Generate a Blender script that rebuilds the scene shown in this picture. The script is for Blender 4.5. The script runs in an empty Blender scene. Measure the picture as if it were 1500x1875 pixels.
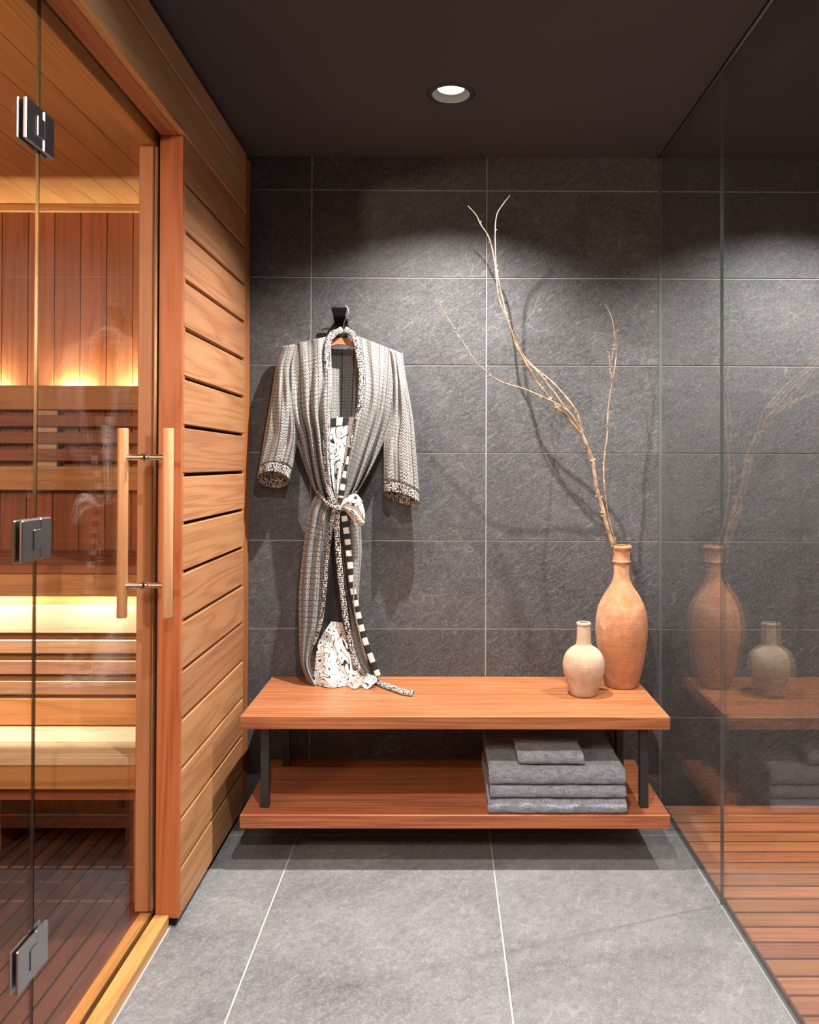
import bpy, bmesh, math, random
from mathutils import Matrix, Vector, noise as mnoise

# ------------------------------------------------------------------ camera, light, exposure
SC = bpy.context.scene
COL = SC.collection
F = 1500.0
CX, CY, ZC = 817.995, 833.858, 1.17464
YAW, PIT, ROL = -0.00451, 0.01011, 0.00292
D = 2.830          # back wall plane
H = 2.2386         # ceiling
XL = -0.664        # face of the sauna cladding
XG = 0.749         # shower glass

def cam_axes():
    fwd = Vector((-math.sin(YAW)*math.cos(PIT), math.cos(YAW)*math.cos(PIT), math.sin(PIT)))
    rt = Vector((math.cos(YAW), math.sin(YAW), 0))
    up = rt.cross(fwd)
    r2 = math.cos(ROL)*rt + math.sin(ROL)*up
    u2 = -math.sin(ROL)*rt + math.cos(ROL)*up
    return r2, u2, fwd
RT, UP, FW = cam_axes()
cd = bpy.data.cameras.new('camera'); cam = bpy.data.objects.new('camera', cd); COL.objects.link(cam)
m = Matrix.Identity(4)
for i in range(3):
    m[i][0], m[i][1], m[i][2] = RT[i], UP[i], -FW[i]
m[2][3] = ZC
cam.matrix_world = m
cd.sensor_fit = 'HORIZONTAL'; cd.sensor_width = 24; cd.lens = 24
cd.shift_x = (750-CX)/1500; cd.shift_y = (CY-937.5)/1500
cd.clip_start = 0.02
SC.camera = cam

w = bpy.data.worlds.new('world'); SC.world = w; w.use_nodes = True
w.node_tree.nodes['Background'].inputs[0].default_value = (0.05, 0.05, 0.055, 1)
w.node_tree.nodes['Background'].inputs[1].default_value = 0.3
SC.view_settings.view_transform = 'Standard'; SC.view_settings.look = 'None'
SC.view_settings.exposure = 0.0; SC.view_settings.gamma = 1.0
SC.view_settings.use_curve_mapping = False
SC.cycles.use_denoising = True
SC.cycles.max_bounces = 5; SC.cycles.diffuse_bounces = 2; SC.cycles.transparent_max_bounces = 12; SC.cycles.glossy_bounces = 3
SC.cycles.adaptive_threshold = 0.06
SC.cycles.sample_clamp_indirect = 6.0

# x, y, watts, beam angle (deg), blend of each ceiling downlight
LIGHTS = [(0.020, 2.347, 205, 128, 0.85), (1.18, 2.347, 195, 128, 0.8), (0.020, 1.25, 112, 164, 0.9), (0.020, -0.35, 185, 166, 0.9)]

def P(px, py, Y):
    """point of the plane y=Y seen at a picture position"""
    d = ((px-CX)/F)*RT - ((py-CY)/F)*UP + FW
    t = Y/d.y
    return Vector((t*d.x, Y, ZC+t*d.z))

# ------------------------------------------------------------------ node helpers
class NT:
    def __init__(s, name):
        s.mat = bpy.data.materials.new(name); s.mat.use_nodes = True
        s.t = s.mat.node_tree; s.t.nodes.clear()
        s.out = s.t.nodes.new('ShaderNodeOutputMaterial')
    def n(s, kind, **kw):
        nd = s.t.nodes.new('ShaderNode'+kind)
        for k, v in kw.items():
            if k in nd.bl_rna.properties.keys(): setattr(nd, k, v)
            else: s.set(nd, k, v)
        return nd
    def set(s, nd, k, v):
        key = k[1:] if k[0] == '_' else k
        sock = nd.inputs[int(key)] if key.isdigit() else nd.inputs[key]
        if isinstance(v, bpy.types.NodeSocket): s.t.links.new(v, sock)
        elif isinstance(v, bpy.types.Node): s.t.links.new(v.outputs[0], sock)
        else:
            if hasattr(sock.default_value, '__len__') and not isinstance(v, str):
                v = tuple(v)
                if len(sock.default_value) == 4 and len(v) == 3: v = v+(1,)
            sock.default_value = v
    def math(s, op, a, b=None, c=None, clamp=False):
        nd = s.t.nodes.new('ShaderNodeMath'); nd.operation = op; nd.use_clamp = clamp
        for i, v in enumerate((a, b, c)):
            if v is not None: s.set(nd, '_%d' % i, v)
        return nd.outputs[0]
    def mix(s, fac, a, b, blend='MIX'):
        nd = s.t.nodes.new('ShaderNodeMixRGB'); nd.blend_type = blend
        s.set(nd, 'Fac', fac); s.set(nd, 'Color1', a); s.set(nd, 'Color2', b)
        return nd.outputs[0]
    def ramp(s, fac, stops, interp='LINEAR'):
        nd = s.t.nodes.new('ShaderNodeValToRGB'); nd.color_ramp.interpolation = interp
        e = nd.color_ramp.elements
        while len(e) < len(stops): e.new(0.5)
        for el, (p, c) in zip(e, stops):
            el.position = p; el.color = tuple(c)+(1,) if hasattr(c, '__len__') else (c, c, c, 1)
        s.set(nd, 'Fac', fac)
        return nd.outputs[0]
    def noise(s, vec, scale, detail=3, rough=0.5, dist=0):
        nd = s.n('TexNoise', Scale=scale, Detail=detail, Roughness=rough, Distortion=dist)
        s.set(nd, 'Vector', vec)
        return nd.outputs[0]
    def mapping(s, vec, scale=(1, 1, 1), rot=(0, 0, 0), loc=(0, 0, 0)):
        nd = s.n('Mapping'); s.set(nd, 'Vector', vec); s.set(nd, 'Scale', scale); s.set(nd, 'Rotation', rot); s.set(nd, 'Location', loc)
        return nd.outputs[0]
    def objcoord(s, spread=37.0):
        tc = s.n('TexCoord'); oi = s.n('ObjectInfo')
        v = s.n('VectorMath', operation='MULTIPLY_ADD')
        cmb = s.n('CombineXYZ'); r = oi.outputs['Random']
        s.set(cmb, 'X', r); s.set(cmb, 'Y', s.math('MULTIPLY', r, 1.7)); s.set(cmb, 'Z', s.math('MULTIPLY', r, 2.3))
        s.set(v, '_0', cmb); s.set(v, '_1', (spread, spread, spread)); s.set(v, '_2', tc.outputs['Object'])
        return v.outputs[0], r
    def bump(s, h, strength, dist):
        nd = s.n('Bump', Strength=strength, Distance=dist); s.set(nd, 'Height', h)
        return nd.outputs[0]
    def bsdf(s, color, rough=0.5, normal=None, metal=0.0, spec=0.5, **kw):
        b = s.n('BsdfPrincipled')
        s.set(b, 'Base Color', color); s.set(b, 'Roughness', rough); s.set(b, 'Metallic', metal)
        s.set(b, 'Specular IOR Level', spec)
        for k, v in kw.items(): s.set(b, k.replace('_', ' '), v)
        if normal is not None: s.set(b, 'Normal', normal)
        s.t.links.new(b.outputs[0], s.out.inputs[0])
        return s.mat

def wood(name, dark, mid, light, axis, rough=0.5, fine=1.0, spec=0.35, var=0.25, ring=1.0, grain=0.9):
    """axis = long direction of the grain in the piece's own frame"""
    t = NT(name); v, r = t.objcoord()
    sc = [9*ring, 9*ring, 9*ring]; sc[axis] = 0.55
    a = t.noise(t.mapping(v, sc), 1.0, 2, 0.55, 0.3)
    rings = t.math('FRACT', t.math('MULTIPLY', a, 9.0))
    rings = t.math('ABSOLUTE', t.math('SUBTRACT', rings, 0.5))
    sf = [260*fine]*3; sf[axis] = 3.0
    f = t.noise(t.mapping(v, sf), 1.0, 2, 0.6)
    sb = [5.0]*3; sb[axis] = 0.8
    blot = t.noise(t.mapping(v, sb, loc=(3, 1, 7)), 1.0, 2)
    base = t.ramp(t.math('ADD', t.math('MULTIPLY', rings, 1.0), t.math('MULTIPLY', t.math('SUBTRACT', f, 0.5), grain)),
                  [(-0.0, dark), (0.22, mid), (0.75, light)])
    base = t.mix(t.math('ADD', 0.22, t.math('MULTIPLY', blot, 0.55)), base, mid)
    val = t.math('ADD', 1.0-var*0.55, t.math('MULTIPLY', r, var))
    hs = t.n('HueSaturation'); t.set(hs, 'Color', base); t.set(hs, 'Value', val)
    t.set(hs, 'Hue', t.math('ADD', 0.494, t.math('MULTIPLY', t.math('FRACT', t.math('MULTIPLY', r, 7.31)), 0.010)))
    nrm = t.bump(f, 0.18, 0.002)
    return t.bsdf(hs.outputs[0], rough, nrm, spec=spec)

def slate(name, dark, light, streak, bumpd=0.004, spec=0.35, rough=0.62, vamt=0.5, samt=0.45, famt=0.4):
    t = NT(name); v, r = t.objcoord(11.0)
    big = t.noise(v, 3.0, 3, 0.6, 0.8)
    st = t.noise(t.mapping(t.mapping(v, rot=(0.35, 0.55, 0.6)), (20, 20, 90)), 1.0, 3, 0.65, 0.8)
    fine = t.noise(v, 200, 1, 0.6)
    med = t.noise(v, 45, 3, 0.7)
    h = t.math('ADD', t.math('MULTIPLY', st, 0.55), t.math('ADD', t.math('MULTIPLY', med, 0.4), t.math('MULTIPLY', fine, 0.22)))
    mixv = t.math('ADD', t.math('MULTIPLY', big, 0.40), t.math('ADD', t.math('MULTIPLY', st, 0.28), t.math('MULTIPLY', med, 0.32)))
    c = t.ramp(mixv, [(0.34, dark), (0.64, light)])
    c = t.mix(t.math('MULTIPLY', t.ramp(fine, [(0.48, 0), (0.78, 1)]), famt), c, streak)
    # pale hairline veins and scuffs
    vn = t.n('TexVoronoi', feature='DISTANCE_TO_EDGE', Scale=3.1)
    add = t.n('VectorMath', operation='MULTIPLY_ADD'); nz = t.n('TexNoise', Scale=5.0, Detail=3.0); t.set(nz, 'Vector', v)
    t.set(add, '_0', nz.outputs['Color']); t.set(add, '_1', (0.5, 0.5, 0.5)); t.set(add, '_2', v)
    t.set(vn, 'Vector', add.outputs[0])
    vein = t.math('MULTIPLY', t.ramp(vn.outputs['Distance'], [(0.0, 1), (0.012, 0)]), t.ramp(big, [(0.50, 0), (0.62, 1)]))
    scuff = t.math('MULTIPLY', t.ramp(st, [(0.62, 0), (0.74, 1)]), samt)
    c = t.mix(t.math('MAXIMUM', t.math('MULTIPLY', vein, vamt), scuff), c, streak)
    return t.bsdf(c, rough, t.bump(h, 0.33, bumpd), spec=spec)

def plain(name, color, rough=0.5, metal=0.0, spec=0.5, bump=None):
    t = NT(name)
    nrm = None
    if bump:
        tc = t.n('TexCoord'); nrm = t.bump(t.noise(tc.outputs['Object'], bump[0], 3), bump[1], 0.001)
    return t.bsdf(color, rough, nrm, metal, spec)

def emit(name, color, strength):
    t = NT(name); e = t.n('Emission', Color=color, Strength=strength)
    t.t.links.new(e.outputs[0], t.out.inputs[0]); return t.mat

def glass_mat(name, tint, n=1.5):
    t = NT(name)
    geo = t.n('NewGeometry')
    ior = t.math('ADD', n, t.math('MULTIPLY', geo.outputs['Backfacing'], 1/n-n))
    fr = t.n('Fresnel'); t.set(fr, 'IOR', ior)
    tr = t.n('BsdfTransparent', Color=tint); gl = t.n('BsdfGlossy', Roughness=0.0)
    mx = t.n('MixShader'); t.set(mx, 'Fac', fr.outputs[0]); t.set(mx, '_1', tr); t.set(mx, '_2', gl)
    t.t.links.new(mx.outputs[0], t.out.inputs[0]); return t.mat

M = {}
M['cedar_y'] = wood('cedar_along_y', (0.28, 0.110, 0.042), (0.44, 0.205, 0.088), (0.54, 0.285, 0.138), 1, 0.48, 1.0, var=0.32)
M['header_y'] = wood('smooth_tan_cedar', (0.40, 0.22, 0.10), (0.53, 0.315, 0.160), (0.58, 0.36, 0.19), 1, 0.5, var=0.08, ring=0.5, grain=0.5)
M['jamb_z'] = wood('tan_jamb_cedar', (0.34, 0.15, 0.065), (0.46, 0.225, 0.110), (0.54, 0.285, 0.145), 2, 0.45, var=0.06)
M['cedar_x'] = wood('cedar_along_x', (0.25, 0.11, 0.035), (0.46, 0.225, 0.08), (0.56, 0.30, 0.12), 0, 0.5, var=0.25)
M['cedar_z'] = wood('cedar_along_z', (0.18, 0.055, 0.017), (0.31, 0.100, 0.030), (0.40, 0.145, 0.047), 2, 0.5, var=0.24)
M['cedar_red_z'] = wood('red_cedar_along_z', (0.24, 0.06, 0.016), (0.42, 0.135, 0.042), (0.52, 0.20, 0.07), 2, 0.45, var=0.1)
M['cedar_red_y'] = wood('red_cedar_along_y', (0.24, 0.075, 0.02), (0.42, 0.15, 0.05), (0.52, 0.21, 0.075), 1, 0.5, var=0.1)
M['sill_y'] = wood('honey_cedar_along_y', (0.34, 0.15, 0.04), (0.55, 0.27, 0.085), (0.64, 0.34, 0.12), 1, 0.42, var=0.1)
M['lining_ceiling'] = wood('ceiling_cedar', (0.46, 0.215, 0.070), (0.60, 0.300, 0.105), (0.66, 0.35, 0.13), 1, 0.5, var=0.10, ring=0.5, grain=0.5)
M['aspen_x'] = wood('pale_bench_wood', (0.45, 0.30, 0.16), (0.56, 0.41, 0.25), (0.62, 0.48, 0.32), 0, 0.5, var=0.10)
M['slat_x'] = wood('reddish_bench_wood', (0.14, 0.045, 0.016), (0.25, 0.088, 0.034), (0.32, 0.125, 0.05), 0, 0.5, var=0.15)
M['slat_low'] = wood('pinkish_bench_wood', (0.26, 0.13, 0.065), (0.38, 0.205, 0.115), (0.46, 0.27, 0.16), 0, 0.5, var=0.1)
M['handle'] = wood('pale_handle_wood', (0.50, 0.26, 0.11), (0.62, 0.34, 0.16), (0.68, 0.40, 0.20), 2, 0.4, var=0.04)
M['teak_top'] = wood('bench_teak', (0.23, 0.060, 0.022), (0.41, 0.140, 0.056), (0.51, 0.220, 0.098), 0, 0.40, var=0.06, ring=2.4, fine=0.5, grain=2.3)
M['teak_deck'] = wood('deck_teak', (0.20, 0.060, 0.022), (0.37, 0.130, 0.050), (0.46, 0.190, 0.080), 0, 0.5, var=0.40, ring=1.5)
M['dark_deck'] = wood('dark_duckboard', (0.05, 0.016, 0.009), (0.10, 0.033, 0.018), (0.15, 0.054, 0.030), 1, 0.5, var=0.5)
M['hanger'] = wood('hanger_wood', (0.30, 0.11, 0.045), (0.42, 0.17, 0.07), (0.48, 0.21, 0.10), 0, 0.4, var=0.02)
M['tile_wall'] = slate('slate_wall_tile', (0.036, 0.0345, 0.0355), (0.094, 0.091, 0.093), (0.22, 0.213, 0.214), 0.009)
M['tile_floor'] = slate('slate_floor_tile', (0.108, 0.106, 0.108), (0.240, 0.236, 0.239), (0.41, 0.40, 0.405), 0.005, vamt=0.35, samt=0.22)
M['grout_wall'] = plain('wall_grout', (0.36, 0.335, 0.325), 0.9, spec=0.2)
M['grout_floor'] = plain('floor_grout', (0.46, 0.44, 0.43), 0.9, spec=0.2)
M['paint'] = plain('charcoal_ceiling_paint', (0.075, 0.066, 0.068), 0.85, spec=0.25)
M['dark'] = plain('dark_void', (0.012, 0.010, 0.010), 0.9, spec=0.1)
M['backing'] = plain('dark_batten', (0.035, 0.018, 0.010), 0.9, spec=0.1)
M['subfloor'] = plain('grey_subfloor', (0.055, 0.05, 0.048), 0.8, spec=0.2)
M['black_metal'] = plain('black_powder_coat', (0.028, 0.027, 0.027), 0.42, spec=0.5)
M['hook_black'] = plain('satin_black_hook', (0.005, 0.005, 0.005), 0.4, spec=0.25)
M['steel'] = plain('brushed_hinge_steel', (0.40, 0.40, 0.42), 0.30, 1.0)
M['chrome'] = plain('polished_chrome', (0.75, 0.73, 0.70), 0.12, 1.0)
M['wire'] = plain('hanger_wire', (0.55, 0.52, 0.48), 0.3, 1.0)
M['glass'] = glass_mat('clear_glass', (0.965, 0.975, 0.97))
M['sauna_glass'] = glass_mat('low_reflection_glass', (0.975, 0.975, 0.965), 1.2)
def edge_mat():
    t = NT('polished_glass_edge')
    tr = t.n('BsdfTransparent', Color=(0.22, 0.24, 0.21)); gl = t.n('BsdfGlossy', Roughness=0.12, Color=(0.75, 0.85, 0.82))
    mx = t.n('MixShader', Fac=0.22); t.set(mx, '_1', tr); t.set(mx, '_2', gl)
    t.t.links.new(mx.outputs[0], t.out.inputs[0]); return t.mat
M['glass_edge'] = edge_mat()
M['shower_edge'] = plain('grey_green_glass_edge', (0.10, 0.115, 0.11), 0.2, spec=0.8)
M['seal'] = plain('clear_sealant', (0.42, 0.46, 0.45), 0.3)
M['baffle'] = plain('grey_baffle', (0.13, 0.118, 0.105), 0.5)
M['lamp'] = emit('lamp_face', (1.0, 0.95, 0.88), 9.0)
M['led'] = emit('led_strip_face', (1.0, 0.72, 0.36), 4.0)

# ------------------------------------------------------------------ mesh helpers
def link(o, parent=None):
    COL.objects.link(o)
    if parent is not None: o.parent = parent
    return o
def mesh_from_bm(name, bm, smooth=False, angle=None):
    me = bpy.data.meshes.new(name); bm.normal_update(); bm.to_mesh(me); bm.free()
    if smooth:
        me.polygons.foreach_set('use_smooth', [True]*len(me.polygons))
        if angle is not None:
            try: me.set_sharp_from_angle(angle=angle)
            except Exception: pass
    return me
def obj(name, me, mat, parent=None, loc=(0, 0, 0), rot=None):
    o = bpy.data.objects.new(name, me)
    if mat is not None and len(me.materials) == 0: me.materials.append(mat)
    o.location = loc
    if rot: o.rotation_euler = rot
    return link(o, parent)
def empty(name, loc=(0, 0, 0)):
    o = bpy.data.objects.new(name, None); o.location = loc; o.empty_display_size = 0.05
    return link(o)
def tag(o, label, cat, group=None, kind=None):
    o['label'] = label; o['category'] = cat
    if group: o['group'] = group
    if kind: o['kind'] = kind
    return o
def bm_box(bm, x0, x1, y0, y1, z0, z1, bev=0.0):
    r = bmesh.ops.create_cube(bm, size=1.0)
    vs = r['verts']
    for v in vs:
        v.co = Vector(((x0+x1)/2+v.co.x*(x1-x0), (y0+y1)/2+v.co.y*(y1-y0), (z0+z1)/2+v.co.z*(z1-z0)))
    if bev > 0:
        es = list({e for v in vs for e in v.link_edges})
        bmesh.ops.bevel(bm, geom=es, offset=bev, segments=1, affect='EDGES', profile=0.5)
_boxcache = {}
def box_mesh(dx, dy, dz, bev, mat):
    key = (round(dx, 5), round(dy, 5), round(dz, 5), bev, mat)
    if key not in _boxcache:
        bm = bmesh.new(); bm_box(bm, -dx/2, dx/2, -dy/2, dy/2, -dz/2, dz/2, bev)
        me = mesh_from_bm('box', bm); me.materials.append(M[mat]); _boxcache[key] = me
    return _boxcache[key]
def box(name, x0, x1, y0, y1, z0, z1, mat, parent=None, bev=0.0):
    """a box with its origin in its middle; alike boxes share a mesh"""
    me = box_mesh(x1-x0, y1-y0, z1-z0, bev, mat)
    o = bpy.data.objects.new(name, me)
    c = Vector(((x0+x1)/2, (y0+y1)/2, (z0+z1)/2))
    q = parent
    while q is not None:
        c = c-q.matrix_basis.translation; q = q.parent
    o.location = c
    return link(o, parent)
def tube_bm(bm, pts, rad, seg=10, cap=True):
    rings = []
    n = len(pts)
    prev = None
    for i, p in enumerate(pts):
        p = Vector(p)
        t = (Vector(pts[min(i+1, n-1)])-Vector(pts[max(i-1, 0)])).normalized()
        if prev is None:
            a = t.orthogonal().normalized()
        else:
            a = (prev-t*prev.dot(t)).normalized()
        prev = a; b = t.cross(a)
        r = rad[i] if hasattr(rad, '__len__') else rad
        rings.append([bm.verts.new(p+r*(math.cos(2*math.pi*k/seg)*a+math.sin(2*math.pi*k/seg)*b)) for k in range(seg)])
    for i in range(n-1):
        for k in range(seg):
            bm.faces.new((rings[i][k], rings[i][(k+1) % seg], rings[i+1][(k+1) % seg], rings[i+1][k]))
    if cap:
        bm.faces.new(list(reversed(rings[0]))); bm.faces.new(rings[-1])
def tube(name, pts, rad, mat, parent=None, seg=10):
    bm = bmesh.new(); tube_bm(bm, pts, rad, seg)
    return obj(name, mesh_from_bm(name, bm, True, 1.0), M[mat], parent)
def lathe(name, prof, mat, parent=None, loc=(0, 0, 0), seg=64):
    """prof: list of (r, z)"""
    bm = bmesh.new(); rings = []
    for r, z in prof:
        if r < 1e-6: rings.append([bm.verts.new((0, 0, z))])
        else: rings.append([bm.verts.new((r*math.cos(2*math.pi*k/seg), r*math.sin(2*math.pi*k/seg), z)) for k in range(seg)])
    for a, b in zip(rings, rings[1:]):
        for k in range(seg):
            k2 = (k+1) % seg
            if len(a) == 1: bm.faces.new((a[0], b[k2], b[k]))
            elif len(b) == 1: bm.faces.new((a[k], a[k2], b[0]))
            else: bm.faces.new((a[k], a[k2], b[k2], b[k]))
    bmesh.ops.recalc_face_normals(bm, faces=bm.faces)
    return obj(name, mesh_from_bm(name, bm, True, 0.9), mat if not isinstance(mat, str) else M[mat], parent, loc)
def catmull(pts, n):
    """n samples of a smooth curve through pts (tuples of any length)"""
    pts = [Vector(p) if not isinstance(p, Vector) else p for p in pts]
    out = []; k = len(pts)-1
    for i in range(n):
        s = i/(n-1)*k; j = min(int(s), k-1); f = s-j
        p0 = pts[max(j-1, 0)]; p1 = pts[j]; p2 = pts[j+1]; p3 = pts[min(j+2, k)]
        out.append(0.5*((2*p1)+(p2-p0)*f+(2*p0-5*p1+4*p2-p3)*f*f+(3*p1-p0-3*p2+p3)*f**3))
    return out

# ------------------------------------------------------------------ the room
RX, SX, RY = 1.95, -2.45, -1.7      # right wall, far left wall of the sauna, rear wall
floor = empty('floor'); tag(floor, 'grey slate tile floor with pale grout lines', 'floor', kind='structure')
box('floor_base', SX, RX, RY, D, -0.16, -0.10, 'subfloor', floor)
box('grout_bed', -0.70, 0.744, RY, D, -0.10, -0.0015, 'grout_floor', floor)
g = 0.0022
ycuts = [D, 2.604, 1.398, 0.192, -1.014, RY]
xcuts = [-0.700, -0.4545, 0.1515, 0.7440]
for i in range(len(ycuts)-1):
    for j in range(3):
        box('tile', xcuts[j]+(g if j else 0), xcuts[j+1]-(g if j < 2 else 0), ycuts[i+1]+g, ycuts[i]-(g if i else 0), -0.012, 0.0, 'tile_floor', floor, 0.0012)

wall_back = empty('wall_back'); tag(wall_back, 'dark slate tiled wall behind the bench', 'wall', kind='structure')
box('grout_bed', SX, RX, D+0.0025, D+0.10, -0.1, H+0.1, 'grout_wall', wall_back)
tx = [-0.78, -0.457, 0.149, 0.755, 1.361, RX]
tz = [2.121-0.303*k for k in range(8)]
tz = [H]+tz
g = 0.0020
for i in range(len(tz)-1):
    for j in range(len(tx)-1):
        box('tile', tx[j]+g, tx[j+1]-g, D, D+0.009, tz[i+1]+g, tz[i]-(g if i else 0), 'tile_wall', wall_back, 0.0009)
wr = box('wall_right', RX, RX+0.1, RY, D, -0.1, H+0.1, 'tile_wall'); tag(wr, 'dark slate wall closing the shower on its far side', 'wall', kind='structure')
wq = box('wall_rear', SX, RX, RY-0.1, RY, -0.1, H+0.1, 'paint'); tag(wq, 'charcoal painted wall behind the camera', 'wall', kind='structure')
wl = box('wall_left', SX-0.1, SX, RY, D, -0.1, H+0.1, 'cedar_y'); tag(wl, 'cedar wall at the far end of the sauna', 'wall', kind='structure')

# ceiling with round cut-outs for the downlights
def ceiling_mesh():
    bm = bmesh.new(); R = 0.062; q = 0.10; seg = 32
    xs = sorted({XL-0.10, RX}|{l[0]-q for l in LIGHTS}|{l[0]+q for l in LIGHTS})
    ys = sorted({RY, D}|{l[1]-q for l in LIGHTS}|{l[1]+q for l in LIGHTS})
    for x0, x1 in zip(xs, xs[1:]):
        for y0, y1 in zip(ys, ys[1:]):
            if x1-x0 < 1e-6 or y1-y0 < 1e-6: continue
            hit = None
            for l in LIGHTS:
                if abs((x0+x1)/2-l[0]) < q and abs((y0+y1)/2-l[1]) < q: hit = l
            if hit is None:
                bm.faces.new([bm.verts.new((x, y, H)) for x, y in ((x0, y0), (x0, y1), (x1, y1), (x1, y0))])
            else:
                sq = []; ci = []
                cxm, cym = (x0+x1)/2, (y0+y1)/2
                for k in range(seg):
                    a = 2*math.pi*k/seg; c, s = math.cos(a), math.sin(a)
                    e = max(abs(c), abs(s))
                    sq.append(bm.verts.new((cxm+(x1-x0)/2*c/e, cym+(y1-y0)/2*s/e, H)))
                    ci.append(bm.verts.new((hit[0]+R*c, hit[1]+R*s, H)))
                for k in range(seg):
                    k2 = (k+1) % seg
                    bm.faces.new((sq[k], ci[k], ci[k2], sq[k2]))
    bmesh.ops.remove_doubles(bm, verts=bm.verts, dist=1e-5)
    bmesh.ops.recalc_face_normals(bm, faces=bm.faces)
    return mesh_from_bm('ceiling', bm)
# near lights share grid lines: keep cells square around each light by giving every light its own pair of cuts
ceil = obj('ceiling', ceiling_mesh(), M['paint']); tag(ceil, 'smooth charcoal painted ceiling', 'ceiling', kind='structure')
box('slab', SX, RX, RY, D, H+0.13, H+0.2, 'paint', ceil)

def downlight(i, x, y, watts, ang, blend):
    t = empty('downlight', (x, y, H))
    lathe('trim_ring', [(0.054, 0.002), (0.054, -0.0025), (0.060, -0.005), (0.068, -0.003), (0.0705, 0.0005), (0.060, 0.0005)], 'black_metal', t, seg=48)
    lathe('baffle', [(0.054, -0.001), (0.051, 0.004), (0.0455, 0.0125), (0.0390, 0.0165)], 'baffle', t, seg=48)
    lathe('lens', [(0.0, 0.0166), (0.0391, 0.0165)], 'lamp', t, seg=48)
    lathe('housing', [(0.0, 0.058), (0.0615, 0.058), (0.0615, 0.001)], 'black_metal', t, seg=48)
    ld = bpy.data.lights.new('lamp_beam', 'SPOT'); ld.energy = watts; ld.color = (1.0, 0.962, 0.925)
    ld.spot_size = math.radians(ang); ld.spot_blend = blend; ld.shadow_soft_size = 0.009
    lo = bpy.data.objects.new('lamp_beam', ld); link(lo, t); lo.location = (0, 0, -0.008)
    tag(t, ['recessed black downlight lit in the charcoal ceiling above the bench', 'recessed downlight in the ceiling over the shower deck by the tiled wall',
            'recessed downlight in the ceiling over the slate floor between sauna and shower', 'recessed downlight in the ceiling behind the camera'][i], 'downlight', 'ceiling downlights')
for i, l in enumerate(LIGHTS): downlight(i, *l)

# ------------------------------------------------------------------ sauna front: cladding, posts, header, sill
clad = empty('wall_sauna_front', (XL, 2.4, 0)); tag(clad, 'horizontal cedar plank cladding beside the bench', 'wall', kind='structure')
box('backing_board', XL-0.075, XL-0.019, 2.115, D-0.001, 0.018, 2.215, 'backing', clad)
for k in range(16):
    z0 = 0.0235+0.125*k
    box('plank', XL-0.018, XL, 2.100, 2.742, z0, z0+0.1155, 'cedar_y', clad, 0.0022)
for z0, z1 in ((2.026, 2.1345), (2.1425, 2.213)):
    box('plank', XL-0.018, XL+0.001, -0.2, 2.742, z0, z1, 'header_y', clad, 0.002)
box('bead', XL-0.014, XL+0.004, -0.2, 2.742, 2.0125, 2.0255, 'sill_y', clad, 0.002)
box('corner_batten', XL-0.022, XL-0.004, 2.747, D-0.003, 0.018, 2.2135, 'cedar_red_z', clad, 0.002)

frame = empty('door_frame', (-0.70, 2.1, 0)); tag(frame, 'reddish cedar door frame around the sauna glass', 'door frame', kind='structure')
box('post', -0.726, XL-0.002, 2.090, 2.114, 0.020, 2.012, 'cedar_red_z', frame, 0.0015)
box('post_foot', -0.700, XL-0.012, 2.094, 2.112, 0.0, 0.0195, 'dark', frame)
box('jamb', -0.783, -0.745, 2.100, 2.135, 0.030, 1.990, 'jamb_z', frame, 0.003)
box('jamb', -0.7445, -0.7365, 2.106, 2.135, 0.030, 1.990, 'jamb_z', frame, 0.001)
box('jamb', -0.7363, -0.7265, 2.120, 2.135, 0.030, 1.990, 'cedar_red_z', frame, 0.001)
box('header', -0.7235, XL-0.0145, -0.2, 2.130, 2.012, 2.10, 'cedar_red_y', frame, 0.002)
box('header', -0.783, -0.742, -0.2, 2.130, 1.992, 2.10, 'sill_y', frame, 0.002)
box('glazing_channel', -0.7415, -0.7240, -0.2, 2.130, 2.020, 2.09, 'cedar_red_y', frame)
box('sill', -0.728, -0.690, -0.2, 2.0885, 0.0, 0.031, 'sill_y', frame, 0.002)
box('sill', -0.768, -0.7365, -0.2, 2.0985, 0.0, 0.031, 'sill_y', frame, 0.002)
box('sill_groove', -0.7363, -0.7282, -0.2, 2.0885, 0.0, 0.014, 'dark', frame)
box('sealant', -0.6898, -0.6855, -0.2, 2.10, 0.0, 0.0012, 'grout_floor', frame)
box('end_post', -0.783, XL-0.002, -0.30, -0.2, 0.0, 2.10, 'cedar_red_z', frame, 0.002)
box('end_wall', -0.783, XL-0.002, RY, -0.30, 0.0, H, 'paint', frame)
box('fascia_back', -0.783, XL-0.02, -0.2, 2.13, 2.10, H+0.05, 'backing', frame)

def pane(name, x0, x1, y0, y1, z0, z1, parent=None, mat='glass'):
    """a sheet of glass: clear faces towards x, polished edges"""
    bm = bmesh.new(); bm_box(bm, x0, x1, y0, y1, z0, z1)
    bm.normal_update()
    for f in bm.faces: f.material_index = 0 if abs(f.normal.x) > 0.9 else 1
    me = mesh_from_bm(name, bm); me.materials.append(M[mat]); me.materials.append(M['shower_edge' if mat == 'glass' else 'glass_edge'])
    return obj(name, me, None, parent)

YH = 1.4745        # hinge line of the sauna door
door = empty('door_1'); tag(door, 'frameless clear glass sauna door with wooden bar handles', 'door', kind='structure')
pane('pane', -0.7348, -0.7292, YH+0.002, 2.0865, 0.036, 2.018, door, 'sauna_glass')
fixed = empty('window_1'); tag(fixed, 'fixed clear glass panel of the sauna front beside the door hinges', 'glass panel', kind='structure')
pane('pane', -0.7348, -0.7292, -0.195, YH-0.002, 0.0145, 2.019, fixed, 'sauna_glass')

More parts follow.
